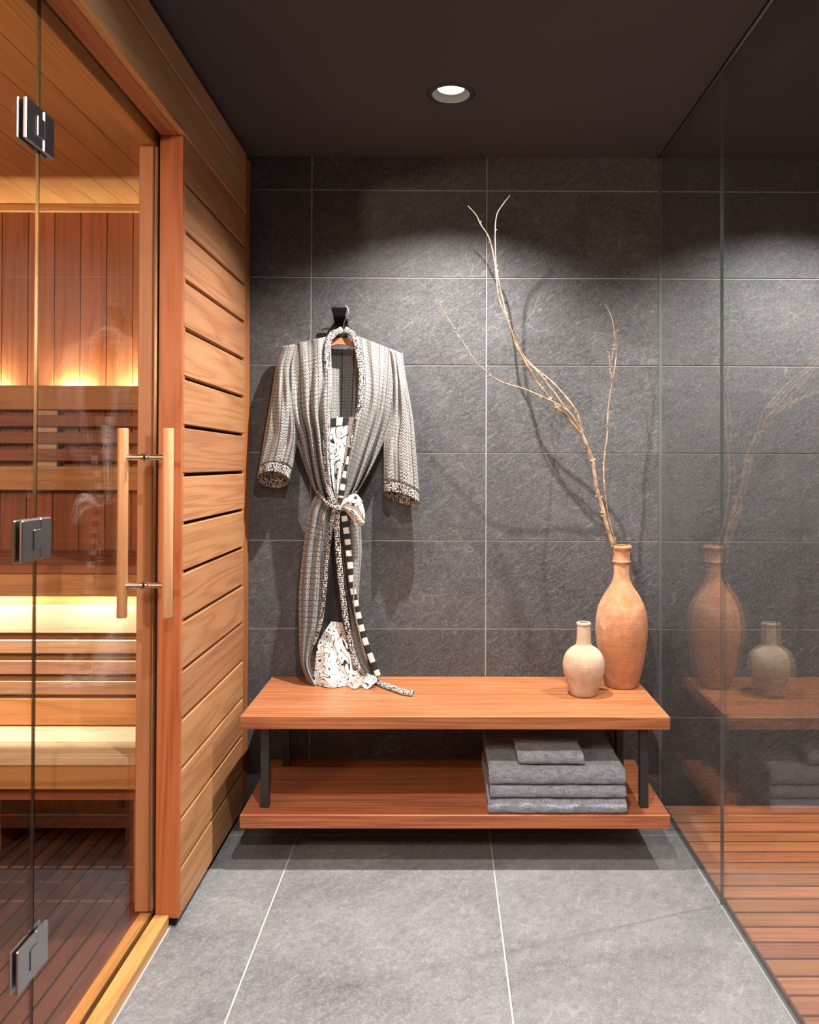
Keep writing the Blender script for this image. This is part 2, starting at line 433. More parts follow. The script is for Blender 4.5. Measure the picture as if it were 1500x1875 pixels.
def hinge(z, label):
    t = empty('glass_hinge', (-0.732, YH, z))
    for sx in (1, -1):
        for y0, y1, nm in ((-0.063, -0.0012, 'leaf'), (0.0012, 0.0415, 'leaf')):
            x0, x1 = (0.0030, 0.0105) if sx > 0 else (-0.0080, -0.0030)
            bm = bmesh.new(); bm_box(bm, x0, x1, y0, y1, -0.0375, 0.0375, 0.0024)
            obj(nm, mesh_from_bm(nm, bm), M['steel'], t)
        bm = bmesh.new(); xk = (0.0105, 0.0128) if sx > 0 else (-0.0103, -0.0080)
        bm_box(bm, xk[0], xk[1], -0.026, 0.0, -0.0185, 0.0185, 0.0012)
        obj('knuckle', mesh_from_bm('knuckle', bm), M['steel'], t)
    tag(t, label, 'hinge', 'steel hinges on the sauna door')
hinge(1.772, 'brushed steel glass hinge highest on the sauna door edge')
hinge(1.0375, 'brushed steel glass hinge halfway up the sauna door edge')
hinge(0.300, 'brushed steel glass hinge nearest the floor on the sauna door edge')

yh = 2.020
for sx, nm in ((1, 'outer'), (-1, 'inner')):
    xh = -0.732+sx*0.0555
    hd = tube('handle_bar', [(xh, yh, 0.794), (xh, yh, 0.796), (xh, yh, 1.258), (xh, yh, 1.260)], [0.0115, 0.0128, 0.0128, 0.0115], 'handle', door, 24)
    for zs in (0.873, 1.188):
        tube('standoff', [(-0.732+sx*0.0032, yh, zs), (-0.732+sx*0.0475, yh, zs)], 0.0073, 'chrome', hd, 16)
        tube('collar', [(-0.732+sx*0.0032, yh, zs), (-0.732+sx*0.0085, yh, zs), (-0.732+sx*0.0095, yh, zs)], [0.0108, 0.0108, 0.008], 'chrome', hd, 16)

# ------------------------------------------------------------------ sauna interior
YW = 2.775
sw = empty('wall_sauna_back', (-1.5, YW, 1)); tag(sw, 'vertical cedar board wall inside the sauna', 'wall', kind='structure')
box('backing_board', SX, -0.784, YW+0.018, D, -0.1, 2.2, 'backing', sw)
x = -0.7885
while x > SX:
    x0 = max(x-0.0867, SX)
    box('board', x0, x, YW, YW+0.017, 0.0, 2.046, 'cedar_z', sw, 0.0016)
    x -= 0.0885
box('cove_strip', SX, -0.784, YW-0.018, YW-0.001, 2.021, 2.0465, 'sill_x' if 'sill_x' in M else 'cedar_x', sw, 0.002)
scl = empty('ceiling_sauna', (-1.5, 1.3, 2.05)); tag(scl, 'cedar board ceiling inside the sauna', 'ceiling', kind='structure')
x = -0.7835-0.0305
box('board', x+0.0008, -0.7835, -0.2, YW+0.01, 2.0475, 2.062, 'lining_ceiling', scl, 0.0014)
while x > SX:
    x0 = max(x-0.0882, SX)
    box('board', x0, x, -0.2, YW+0.01, 2.0475, 2.062, 'lining_ceiling', scl, 0.0014)
    x -= 0.0890
box('backing_board', SX, -0.7835, -0.25, D, 2.0625, 2.10, 'backing', scl)
sn = box('wall_sauna_near', SX, -0.784, -0.30, -0.2, -0.1, 2.10, 'cedar_x'); tag(sn, 'cedar wall closing the near end of the sauna', 'wall', kind='structure')

duck = empty('sauna_duckboard', (-1.1, 2.0, 0)); tag(duck, 'dark stained slatted duckboard on the sauna floor', 'duckboard')
yb = [2.70, 2.272, 2.268, 1.680, 1.676, 1.08, 1.076, 0.4]
for y1, y0 in zip(yb[0::2], yb[1::2]):
    x = -0.772
    for k in range(22):
        box('slat', x-0.0412, x, y0, y1, -0.004, 0.020, 'dark_deck', duck, 0.0015)
        x -= 0.0466
for y in (2.6, 2.32, 2.2, 1.75, 1.6, 1.15, 1.0, 0.5):
    box('runner', -1.80, -0.772, y-0.02, y+0.02, -0.100, -0.0045, 'dark_deck', duck)

XB0, XB1 = SX+0.01, -0.790
def bench_struct(name, label, cat):
    t = empty(name, (-1.5, 2.4, 0)); return tag(t, label, cat)
ub = bench_struct('sauna_bench', 'upper cedar sauna bench with a backrest glowing from behind', 'bench'); ub['group'] = 'sauna benches'
for y0, y1 in ((2.310, 2.405), (2.411, 2.506), (2.512, 2.607), (2.613, 2.728)):
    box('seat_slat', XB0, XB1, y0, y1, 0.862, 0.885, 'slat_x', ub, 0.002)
box('skirt', XB0, XB1, 2.316, 2.336, 0.797, 0.8615, 'cedar_x', ub, 0.002)
for xx in (-0.83, -1.33, -1.85, -2.38):
    box('support', xx-0.02, xx+0.02, 2.4505, 2.60, 0.0205, 0.8615, 'slat_x', ub, 0.002)
lb = bench_struct('sauna_bench', 'lower cedar sauna bench with pale seat slats above the duckboard', 'bench'); lb['group'] = 'sauna benches'
for y0, y1 in ((2.356, 2.43), (2.258, 2.350), (2.160, 2.250), (2.137, 2.154)):
    box('seat_slat', XB0, XB1, y0, y1, 0.388, 0.410, 'aspen_x', lb, 0.002)
box('skirt', XB0, XB1, 2.141, 2.160, 0.325, 0.3875, 'cedar_x', lb, 0.002)
box('rail', XB0, XB1, 2.175, 2.195, 0.283, 0.3245, 'slat_x', lb, 0.002)
for xx in (-0.801, -1.62, -2.3):
    box('support', xx-0.010, xx+0.010, 2.165, 2.40, 0.0205, 0.2825, 'slat_x', lb, 0.002)

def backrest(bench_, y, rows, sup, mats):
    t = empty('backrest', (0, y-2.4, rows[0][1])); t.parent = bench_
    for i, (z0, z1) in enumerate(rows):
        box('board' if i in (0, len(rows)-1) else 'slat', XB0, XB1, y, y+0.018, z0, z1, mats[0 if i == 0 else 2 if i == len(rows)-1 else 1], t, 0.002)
    for xx in sup:
        box('support', xx-0.04, xx+0.04, y+0.0185, y+0.032, rows[-1][0]+0.005, rows[0][1]-0.012, 'aspen_x', t, 0.002)
    return t
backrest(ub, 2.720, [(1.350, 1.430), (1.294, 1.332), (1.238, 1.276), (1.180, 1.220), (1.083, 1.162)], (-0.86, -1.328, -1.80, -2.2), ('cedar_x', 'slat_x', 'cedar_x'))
backrest(lb, 2.385, [(0.680, 0.759), (0.621, 0.660), (0.561, 0.600), (0.502, 0.541), (0.414, 0.491)], (-1.60, -2.1), ('aspen_x', 'slat_low', 'cedar_x'))

box('light_shield', XB0, XB1, 2.418, 2.430, 0.411, 0.800, 'cedar_x', lb)  # panel added to keep the strip light from spilling behind the slats
def led(label, x0, x1, y, z, watts, aim, n, col):
    t = empty('led_strip', ((x0+x1)/2, y, z)); tag(t, label, 'light strip', 'sauna light strips')
    box('channel', x0, x1, y-0.006, y+0.006, z-0.004, z, 'black_metal', t)
    step = (x1-x0)/n
    for k in range(n):
        ld = bpy.data.lights.new('strip_light', 'AREA'); ld.shape = 'RECTANGLE'; ld.size = step*0.55; ld.size_y = 0.008
        ld.energy = watts/n; ld.color = col
        lo = bpy.data.objects.new('strip_light', ld); link(lo, t)
        lo.location = (x0+step*(k+0.5)-(x0+x1)/2, 0, 0.003 if aim > 0 else -0.008)
        lo.rotation_euler = (math.radians(125) if aim > 0 else 0, 0, 0)   # up and towards the wall, or down
led('warm light strip hidden behind the top board of the sauna backrest', -2.3, -0.84, 2.748, 1.398, 27.0, 1, 5, (1.0, 0.89, 0.66))
led('warm light strip tucked under the front edge of the upper sauna bench', -2.3, -0.84, 2.350, 0.858, 14.0, -1, 5, (1.0, 0.95, 0.86))
sl = empty('sauna_fill_lamp', (-1.75, -0.2, 1.72)); tag(sl, 'unseen fill lamp added on the near cedar wall to brighten the sauna', 'lamp')  # out-of-view lamp added to brighten the sauna benches and ceiling
lathe('globe', [(0.0, -0.075), (0.035, -0.066), (0.062, -0.036), (0.070, 0.0), (0.062, 0.036), (0.035, 0.066), (0.0, 0.075)], 'lamp', sl, (0, 0.10, 0), 32)
box('back_plate', -1.81, -1.69, -0.1995, -0.18, 1.66, 1.78, 'sill_y', sl, 0.003)
ld = bpy.data.lights.new('sauna_fill_light', 'POINT'); ld.energy = 85; ld.color = (1.0, 0.83, 0.62); ld.shadow_soft_size = 0.08
lo = bpy.data.objects.new('sauna_fill_light', ld); link(lo, sl); lo.location = (0.0, 0.26, 0.0)


# ------------------------------------------------------------------ shower
tray = box('floor_shower', 0.756, RX, RY, D, -0.10, -0.045, 'dark'); tag(tray, 'dark shower tray below the teak deck', 'floor', kind='structure')
kerb = box('trim_1', 0.744, 0.7565, RY, D, -0.10, -0.0006, 'subfloor'); kerb.location.z -= 0.0015; tag(kerb, 'narrow channel holding the shower glass at the floor', 'trim', kind='structure')
deck = empty('shower_deck', (1.3, 1.5, 0)); tag(deck, 'teak slatted shower deck behind the glass screen', 'deck')
y = D-0.003
k = 0
while y > -1.2:
    box('slat', 0.768, RX-0.01, y-0.0590, y, -0.020, 0.0, 'teak_deck', deck, 0.0016)
    y -= 0.0672; k += 1
for xx in (0.82, 1.35, 1.88):
    box('runner', xx-0.02, xx+0.02, -1.2, D-0.01, -0.0445, -0.0205, 'teak_deck', deck)
YJ = 2.195
s1 = empty('shower_screen', (XG, 2.5, 0)); tag(s1, 'fixed clear glass shower panel joined to the tiled wall', 'glass screen', 'clear glass shower panels')
pane('pane', XG-0.004, XG+0.004, YJ+0.0015, D-0.001, 0.0, H-0.0035, s1).location = (-XG, -2.5, 0)
s2 = empty('shower_screen', (XG, 1.5, 0)); tag(s2, 'clear glass shower panel nearer the viewer past the vertical joint', 'glass screen', 'clear glass shower panels')
pane('pane', XG-0.004, XG+0.004, 0.95, YJ-0.0015, 0.0, H-0.0035, s2).location = (-XG, -1.5, 0)
for o, y0, y1 in ((s1, YJ+0.003, D-0.001), (s2, 0.95, YJ-0.003)):
    box('ceiling_channel', XG-0.007, XG+0.007, y0, y1, H-0.003, H-0.0002, 'dark', o)
    box('floor_seal', XG-0.0062, XG-0.0042, y0, y1, 0.0, 0.0018, 'seal', o)

# ------------------------------------------------------------------ bench
bench = empty('bench', (0.0385, 2.60, 0)); tag(bench, 'teak bench with black square legs and a lower shelf against the tiled wall', 'bench')
BX0, BX1, BY0, BY1 = -0.5845, 0.6615, 2.379, D-0.0015
box('top', BX0, BX1, BY0, BY1, 0.4055, 0.442, 'teak_top', bench, 0.0012)
box('shelf', BX0, BX1, BY0, BY1, 0.1195, 0.158, 'teak_top', bench, 0.0012)
for xx in (-0.5235, 0.5985):
    for yy in (2.441, 2.775):
        box('leg', xx-0.0125, xx+0.0125, yy-0.0125, yy+0.0125, 0.158, 0.4055, 'black_metal', bench, 0.0015)
for xx in (-0.40, 0.48):
    box('wall_bracket', xx-0.015, xx+0.015, 2.55, D-0.0015, 0.1065, 0.1195, 'black_metal', bench)

# ------------------------------------------------------------------ vases
def clay(name, c0, c1, c2, smoke):
    t = NT(name); tc = t.n('TexCoord'); v = tc.outputs['Object']
    big = t.noise(v, 9, 5, 0.62, 0.5); med = t.noise(v, 45, 4, 0.6)
    band = t.noise(t.mapping(v, (3, 3, 120)), 1.0, 3, 0.6)
    c = t.ramp(t.math('ADD', t.math('MULTIPLY', big, 0.75), t.math('MULTIPLY', med, 0.25)), [(0.33, c0), (0.5, c1), (0.68, c2)])
    c = t.mix(t.math('MULTIPLY', t.ramp(band, [(0.35, 1), (0.55, 0)]), 0.12), c, smoke)
    fine = t.noise(v, 320, 2, 0.7)
    c = t.mix(t.math('MULTIPLY', t.ramp(fine, [(0.35, 1), (0.5, 0)]), 0.12), c, smoke)
    st = t.noise(v, 5.5, 3, 0.5)
    c = t.mix(t.math('MULTIPLY', t.ramp(st, [(0.55, 0), (0.72, 1)]), 0.35), c, smoke)
    h = t.math('ADD', t.math('MULTIPLY', band, 0.6), t.math('MULTIPLY', med, 0.4))
    return t.bsdf(c, 0.85, t.bump(h, 0.35, 0.003), spec=0.2)
M['terracotta'] = clay('terracotta_clay', (0.40, 0.150, 0.062), (0.48, 0.215, 0.105), (0.62, 0.41, 0.28), (0.26, 0.10, 0.065))
M['pale_clay'] = clay('pale_buff_clay', (0.42, 0.295, 0.195), (0.53, 0.40, 0.285), (0.66, 0.55, 0.43), (0.29, 0.195, 0.135))
def vase(name, zoom_profile, base_y, s, neck_in, mat, loc, label):
    prof = [((hw)*s, (base_y-zy)*s) for zy, hw in zoom_profile]
    prof = list(reversed(prof))                       # bottom to top
    n = len(prof)
    dense = [(p.x, p.y) for p in catmull([(a, b, 0) for a, b in prof], n*5)]
    inner = [(max(r-0.006, 0.004), z) for r, z in reversed(dense) if z > neck_in]
    full = [(0.0, 0.0)]+dense+[(dense[-1][0]-0.003, dense[-1][1]+0.001)]+inner+[(0.0, inner[-1][1])]
    o = lathe(name, full, mat, None, loc, 72)
    return tag(o, label, 'vase', 'clay bottle vases on the bench')
V1 = P(1138, 1250, 2.715); V1 = Vector((V1.x, 2.715, 0.4422))
vase('vase', [(172, 98), (186, 107), (205, 105), (232, 93), (285, 88), (325, 90), (342, 97), (356, 90), (372, 82), (430, 80), (500, 84), (560, 101), (620, 135), (700, 188), (780, 228),
              (860, 254), (950, 268), (1040, 271), (1120, 268), (1200, 260), (1290, 248), (1370, 236), (1450, 221), (1530, 203), (1600, 185), (1636, 174), (1648, 165)],
     1650, 0.1733*2.715/1500, 0.34, 'terracotta', V1, 'tall terracotta bottle vase holding the branches')
V2 = P(1069, 1262, 2.612); V2 = Vector((V2.x, 2.612, 0.4422))
vase('vase', [(972, 70), (982, 77), (996, 76), (1010, 71), (1060, 72), (1120, 74), (1180, 78), (1205, 85), (1222, 104), (1245, 138), (1285, 178), (1330, 203), (1390, 217), (1450, 217),
              (1530, 203), (1610, 179), (1670, 158), (1712, 144), (1728, 134)],
     1730, 0.1733*2.612/1500, 0.14, 'pale_clay', V2, 'small pale buff clay vase beside the terracotta vase')

# ------------------------------------------------------------------ branches
def bark():
    t = NT('branch_bark'); tc = t.n('TexCoord'); v = tc.outputs['Object']
    a = t.noise(v, 40, 4, 0.6); b = t.noise(t.mapping(v, (1, 1, 3)), 180, 3, 0.6)
    c = t.ramp(a, [(0.32, (0.16, 0.075, 0.040)), (0.5, (0.38, 0.25, 0.15)), (0.68, (0.56, 0.44, 0.31))])
    c = t.mix(t.math('MULTIPLY', b, 0.35), c, (0.22, 0.14, 0.09))
    return t.bsdf(c, 0.7, t.bump(b, 0.5, 0.002), spec=0.3)
M['bark'] = bark()
def branch_curve(pts, y0, y1, r0, r1, n=60, ybow=0.0):
    ln = len(pts); cur = catmull([(p[0], p[1], 0) for p in pts], n)
    out = []; rad = []
    for i, c in enumerate(cur):
        f = i/(n-1); Y = y0+(y1-y0)*f+ybow*math.sin(math.pi*f)
        jit = 0.0008*mnoise.noise(Vector((i*0.8, pts[0][0], 0)))
        q = P(c.x, c.y, Y); q.x += jit
        out.append(q); rad.append((r0+(r1-r0)*f)*(1+0.10*mnoise.noise(Vector((i*0.9, pts[0][1], 3)))))
    return out, rad
def buds(parent, curves, seed, n):
    rnd = random.Random(seed); bm = bmesh.new()
    for cur, rad in curves:
        k = max(2, int(n*len(cur)/60))
        for _ in range(k):
            i = rnd.randrange(2, len(cur)-2); t = (cur[i+1]-cur[i-1]).normalized()
            side = Vector((rnd.choice((-1, 1))*rnd.uniform(0.6, 1), rnd.uniform(-0.6, 0.2), 0.2)); side = (side-t*side.dot(t)).normalized()
            p = cur[i]; r = rad[i]; ln = rnd.uniform(0.003, 0.0065)+r*0.3
            tube_bm(bm, [p, p+side*(r+ln*0.3)+t*ln*0.2, p+side*(r+ln*0.8)+t*ln*0.7], [r*0.75+0.0005, r*0.5+0.0008, 0.0006], 6)
    o = obj('bud', mesh_from_bm('bud', bm, True), M['bark'], parent); o['kind'] = 'stuff'; return o
def branch(name, label, parts, seed, nb):
    t = empty(name, V1); tag(t, label, 'branch', 'bare branches in the terracotta vase')
    cs = []
    for i, (pts, y0, y1, r0, r1, bow) in enumerate(parts):
        n = 70 if i == 0 else 60
        cur, rad = branch_curve(pts, y0, y1, r0, r1, n, bow)
        cur = [c-V1 for c in cur]
        tube('stem' if i == 0 else 'twig', cur, rad, 'bark', t, 10); cs.append((cur, rad))
    buds(t, cs, seed, nb)
YV = 2.708
stem = [(1146, 1130), (1132, 1035), (1126, 1009), (1119, 987), (1111, 961), (1102, 925), (1093.5, 897), (1089, 869), (1086, 847), (1078.5, 824.5), (1070, 804), (1063, 790)]
A = [(1066, 796), (1044, 770), (1022, 748), (1005, 727.5), (1001, 722), (979, 693), (964, 666.5), (953, 645)]
B = [(1066, 794), (1062, 776), (1057, 757), (1048, 742), (1030, 720), (1007, 696), (976, 671), (955, 648), (942.5, 627), (936, 605), (930, 584), (919.5, 562), (913, 541), (909, 504), (904, 467), (895, 433.5), (881, 412), (872, 393.6), (856.7, 376.7)]
Cc = [(1064, 791), (1057, 776), (1034.7, 746), (1016, 720), (1008.5, 711), (988.5, 685), (967, 663.5), (946, 628), (934, 598), (924, 562), (915, 520), (909, 485.6), (907, 430), (908.8, 399.7), (915, 383), (934.9, 356.8)]
Dd = [(1063, 790), (1056, 775), (1046, 759), (1029, 745), (1006.7, 733), (978, 720), (951.7, 709.5), (924, 701.8), (902.7, 691), (887, 677), (869, 660), (853.6, 636), (835, 606.7), (816.8, 577.6), (805, 556)]
branch('branch', 'tall bare branch curving up from the terracotta vase in several stems', [
    (stem, YV, 2.690, 0.0068, 0.0058, 0), (A, 2.689, 2.672, 0.0042, 0.0034, -0.004), (B, 2.689, 2.670, 0.0044, 0.0012, -0.006),
    (Cc, 2.690, 2.60, 0.0036, 0.0011, 0.0), (Dd, 2.690, 2.60, 0.0034, 0.0009, 0.0)], 5, 9)
R0 = [(1158, 1120), (1140, 1035), (1131, 1009), (1121, 975), (1114, 946), (1110, 925), (1106.6, 893.6), (1105.6, 860), (1108.4, 824.5), (1112, 798), (1113, 766.7), (1114.5, 743), (1119, 712.5), (1122, 694), (1126.5, 669.6), (1129.6, 636), (1126.5, 614), (1120, 580.7), (1108, 556)]
R1 = [(1121, 696), (1118.5, 680), (1117, 666.5), (1115.8, 648), (1111, 642)]
R2 = [(1127, 640), (1126, 625), (1129.5, 612), (1133, 604)]
R3 = [(1120, 660), (1124, 640), (1126.5, 620), (1124, 606)]
branch('branch', 'slender upright twig rising beside the tall branch in the terracotta vase', [
    (R0, YV+0.012, 2.728, 0.0042, 0.0008, 0), (R1, 2.721, 2.725, 0.0016, 0.0008, 0), (R2, 2.723, 2.727, 0.0010, 0.0006, 0), (R3, 2.722, 2.720, 0.0010, 0.0006, 0)], 9, 9)

# ------------------------------------------------------------------ towels
def terry():
    t = NT('grey_terry'); tc = t.n('TexCoord'); v = tc.outputs['Object']
    a = t.noise(v, 300, 2, 0.7); b = t.noise(t.mapping(v, (40, 40, 110)), 1.0, 4, 0.6)
    c = t.ramp(t.math('ADD', t.math('MULTIPLY', a, 0.6), t.math('MULTIPLY', b, 0.4)), [(0.36, (0.16, 0.17, 0.205)), (0.62, (0.46, 0.48, 0.55))])
    h = t.math('ADD', a, t.math('MULTIPLY', b, 0.5))
    return t.bsdf(c, 0.95, t.bump(h, 0.9, 0.006), spec=0.1, Sheen_Weight=0.25, Sheen_Roughness=0.5)
M['terry'] = terry()
def fold_mesh(x0, x1, prof, seed, nx=60, amp=0.0028):
    """a folded cloth slab: profile in (y, z), run along x with soft unevenness and rounded ends"""
    bm = bmesh.new(); rings = []; m_ = len(prof)
    cy = sum(p[0] for p in prof)/m_; cz = sum(p[1] for p in prof)/m_
    xs = [x0, x0+0.0015, x0+0.004]+[x0+(x1-x0)*k/nx for k in range(1, nx)]+[x1-0.004, x1-0.0015, x1]
    zmin = min(p[1] for p in prof); zmax = max(p[1] for p in prof); hh = (zmax-zmin)
    for x in xs:
        e = min(x-x0, x1-x); sh = 1.0 if e > 0.0035 else (0.80 if e < 0.0005 else (0.93 if e < 0.002 else 1.0))
        ring = []
        for (y, z) in prof:
            q = Vector((x*17, y*17, z*17+seed*7.7))
            dz = amp*mnoise.noise(q*0.9)*1.6+amp*0.55*mnoise.noise(q*3.2)
            dy = amp*1.1*mnoise.noise(q*1.7+Vector((5, 5, 5)))
            zz = cz+(z-cz)*sh; yy = y
            if abs(z-zmin) < hh*0.06: dz = 0
            dx = 0.0035*mnoise.noise(Vector((y*14, z*60, seed*3.1+(0 if x < (x0+x1)/2 else 50)))) if e < 0.02 else 0
            ring.append(bm.verts.new((x+dx, yy+dy, zz+dz)))
        rings.append(ring)
    for a, b in zip(rings, rings[1:]):
        for k in range(m_):
            bm.faces.new((a[k], a[(k+1) % m_], b[(k+1) % m_], b[k]))
    bm.faces.new(list(reversed(rings[0]))); bm.faces.new(rings[-1])
    bmesh.ops.recalc_face_normals(bm, faces=bm.faces)
    return mesh_from_bm('fold', bm, True, 1.2)
def towel(label, x0, x1, y0, y1, z0, h, seed, dip=0.0):
    t = empty('towel', ((x0+x1)/2, (y0+y1)/2, z0)); o3 = t.location
    tag(t, label, 'towel', 'folded grey towels on the bench shelf')
    th = h*0.27
    # outer fold: a U lying on its side, its round back towards the viewer
    outer = []; n = 14; r = h/2
    for k in range(n+1):
        a = math.pi/2+math.pi*k/n
        outer.append((y0+r*0.75+r*0.75*math.cos(a), z0+r+r*math.sin(a)))
    m_ = 10
    bot = [(y0+r*0.75+(y1-y0-r*0.75)*k/m_, z0) for k in range(1, m_+1)]
    inner_r = r-th
    inn = []
    for k in range(n+1):
        a = -math.pi/2-math.pi*k/n
        inn.append((y0+r*0.9+inner_r*0.6*math.cos(a), z0+r+inner_r*math.sin(a)))
    bot_in = [(y1-(y1-y0-r*0.9)*k/m_, z0+th) for k in range(0, m_)]
    top_in = [(y0+r*0.9+(y1-y0-r*0.9)*k/m_, z0+h-th) for k in range(1, m_+1)]
    top = [(y1-(y1-y0-r*0.75)*k/m_, z0+h) for k in range(0, m_)]
    prof = outer+bot+bot_in+inn+top_in+top
    prof = [(p[0]-o3.y, p[1]-o3.z) for p in prof]
    obj('outer_fold', fold_mesh(x0-o3.x, x1-o3.x, prof, seed), M['terry'], t)
    c0 = z0+th+0.0004; ih = h-2*th-0.0008
    for j in range(2):
        za = c0+ih*j/2; zb = za+ih/2-0.0006
        pr = [(y0+r*0.95, za), (y0+r*0.95+0.3*(y1-y0), za), (y1-0.002, za), (y1, (za+zb)/2), (y1-0.002, zb), (y0+r*0.95+0.3*(y1-y0), zb), (y0+r*0.95, zb), (y0+r*0.85, (za+zb)/2)]
        obj('inner_fold', fold_mesh(x0+0.004-o3.x+0.002*j, x1-0.005+0.003*j-o3.x, [(a-o3.y, b-o3.z) for a, b in pr], seed+j+1, 30, 0.0008), M['terry'], t)
towel('large grey terry towel at the bottom of the shelf stack', 0.134, 0.537, 2.381, 2.790, 0.1585, 0.0395, 1)
towel('large grey terry towel between the top and bottom large towels', 0.139, 0.535, 2.385, 2.785, 0.2030, 0.0335, 2)
towel('large grey terry towel carrying the small folded towel', 0.137, 0.534, 2.384, 2.790, 0.2415, 0.0470, 3)
towel('small grey terry towel folded on top of the towel stack', 0.222, 0.418, 2.405, 2.545, 0.2935, 0.0330, 4)

# ------------------------------------------------------------------ robe hook and hanger
hk = empty('robe_hook', (P(625, 585, D).x, D, 1.69)); tag(hk, 'black metal robe hook on the tiled wall', 'hook')
hx = hk.location.x
bm = bmesh.new()
zt, zm, zb = P(625, 563, 2.80).z, P(625, 585, 2.80).z, P(625, 604, 2.80).z
bm_box(bm, -0.021, 0.024, -0.006, 0.0, zb-0.02-1.69, zm+0.006-1.69, 0.001)
obj('back_plate', mesh_from_bm('back_plate', bm), M['hook_black'], hk)
bm = bmesh.new()      # the plate bends out and up into a flared tongue
prof = [(-0.006, zm-0.004), (-0.045, zm-0.004), (-0.058, zm+0.006), (-0.066, zt-0.010)]
ws = [0.021, 0.021, 0.020, 0.026]
prev = None
for (y, z), wd in zip(prof, ws):
    ring = [bm.verts.new((-wd, y, z-1.69)), bm.verts.new((wd+0.001, y, z-1.69)), bm.verts.new((wd+0.001, y+0.0045, z+0.0045-1.69)), bm.verts.new((-wd, y+0.0045, z+0.0045-1.69))]
    if prev:
        for k in range(4): bm.faces.new((prev[k], prev[(k+1) % 4], ring[(k+1) % 4], ring[k]))
    else: bm.faces.new(ring)
    prev = ring
bm.faces.new(list(reversed(prev)))
bmesh.ops.recalc_face_normals(bm, faces=bm.faces)
obj('tongue', mesh_from_bm('tongue', bm), M['hook_black'], hk)

YR = 2.776       # plane the hanger hangs in
hg = empty('coat_hanger', P(628, 622, YR)); tag(hg, 'wooden coat hanger with a wire hook inside the robe', 'hanger')
o3 = hg.location
wire = [P(a, b, Y)-o3 for a, b, Y in ((612, 563, 2.775), (618, 558.5, 2.772), (628, 558, 2.770), (634, 561, 2.768), (638, 568, 2.767), (637.5, 576, 2.766), (633, 584, 2.765), (630, 592, 2.766), (629.5, 602, 2.768), (629, 610, 2.770), (626, 617, 2.770))]
tube('wire_hook', catmull(wire, 50), 0.0017, 'wire', hg, 8)
bm = bmesh.new(); prev = None
arm = [(523, 645, .016), (545, 637, .02), (575, 628, .022), (606, 622.5, .022), (617, 619, .022), (629, 619, .022), (645, 622.5, .022), (675, 632, .022), (705, 642, .02), (728, 652, .016)]
for i, (a, b, hh) in enumerate(arm):
    q = P(a, b, YR)-o3
    ring = [bm.verts.new(q+Vector((0, sy*0.007, -hh/2+sz*hh/2))) for sy, sz in ((-1, -1), (1, -1), (1, 1), (-1, 1))]
    if prev:
        for k in range(4): bm.faces.new((prev[k], prev[(k+1) % 4], ring[(k+1) % 4], ring[k]))
    else: bm.faces.new(ring)
    prev = ring
bm.faces.new(list(reversed(prev))); bmesh.ops.recalc_face_normals(bm, faces=bm.faces)
obj('shoulder_bar', mesh_from_bm('shoulder_bar', bm), M['hanger'], hg)

# ------------------------------------------------------------------ robe
LT, DK = (0.42, 0.395, 0.365), (0.022, 0.019, 0.019)
def uvvec(t, sx=1.0, sy=1.0):
    uv = t.n('UVMap'); return t.mapping(uv.outputs[0], (sx, sy, 1))
def fabric():
    t = NT('printed_robe_fabric'); uv = t.n('UVMap'); sep = t.n('SeparateXYZ'); t.set(sep, 'Vector', uv.outputs[0])
    u, v = sep.outputs[0], sep.outputs[1]
    mu, mv = 0.040, 0.0125
    fu = t.math('FRACT', t.math('DIVIDE', u, mu)); fv = t.math('FRACT', t.math('DIVIDE', v, mv))
    line = t.math('LESS_THAN', fu, 0.08)
    row = t.math('LESS_THAN', fv, 0.14)
    half = t.math('GREATER_THAN', fu, 0.52)
    # marks: small woven motif, and hatching on the other half of each stripe
    jt = t.noise(t.mapping(uv.outputs[0], (120, 120, 1)), 1.0, 1)
    uj = t.math('ADD', u, t.math('MULTIPLY', jt, 0.0042)); vj = t.math('ADD', v, t.math('MULTIPLY', jt, 0.0036))
    tau = 2*math.pi
    su = t.math('SINE', t.math('MULTIPLY', uj, tau/0.0088))
    sv = t.math('SINE', t.math('ADD', t.math('MULTIPLY', vj, tau/0.0100), t.math('MULTIPLY', t.math('SINE', t.math('MULTIPLY', u, tau/0.023)), 1.6)))
    marks = t.math('GREATER_THAN', t.math('MULTIPLY', su, sv), 0.14)
    hatch = t.math('LESS_THAN', t.math('FRACT', t.math('MULTIPLY', vj, 230.0)), 0.40)
    hatch = t.math('MULTIPLY', hatch, t.math('GREATER_THAN', t.math('SINE', t.math('MULTIPLY', uj, tau/0.0105)), -0.45))
    blk = t.math('ADD', t.math('MULTIPLY', marks, t.math('ADD', 0.45, t.math('MULTIPLY', half, 0.55))), t.math('MULTIPLY', hatch, t.math('SUBTRACT', 0.8, t.math('MULTIPLY', half, 0.55))))
    blk = t.math('MAXIMUM', blk, line)
    blk = t.math('MAXIMUM', blk, t.math('MULTIPLY', row, 0.75))
    blk = t.math('MINIMUM', t.math('MULTIPLY', blk, 1.15), 1.0)
    c = t.mix(t.math('MULTIPLY', blk, 0.93), LT, DK)
    n2 = t.noise(t.mapping(uv.outputs[0], (700, 700, 1)), 1.0, 2)
    return t.bsdf(c, 0.75, t.bump(n2, 0.2, 0.001), spec=0.25, Sheen_Weight=0.15)
def spots():
    t = NT('spotted_border_fabric'); uv = t.n('UVMap')
    vor = t.n('TexVoronoi', feature='F1', Scale=1.0, Randomness=0.45); t.set(vor, 'Vector', t.mapping(uv.outputs[0], (235, 180, 1)))
    c = t.mix(t.math('LESS_THAN', vor.outputs['Distance'], 0.43), DK, (0.70, 0.66, 0.61))
    return t.bsdf(c, 0.75, spec=0.25)
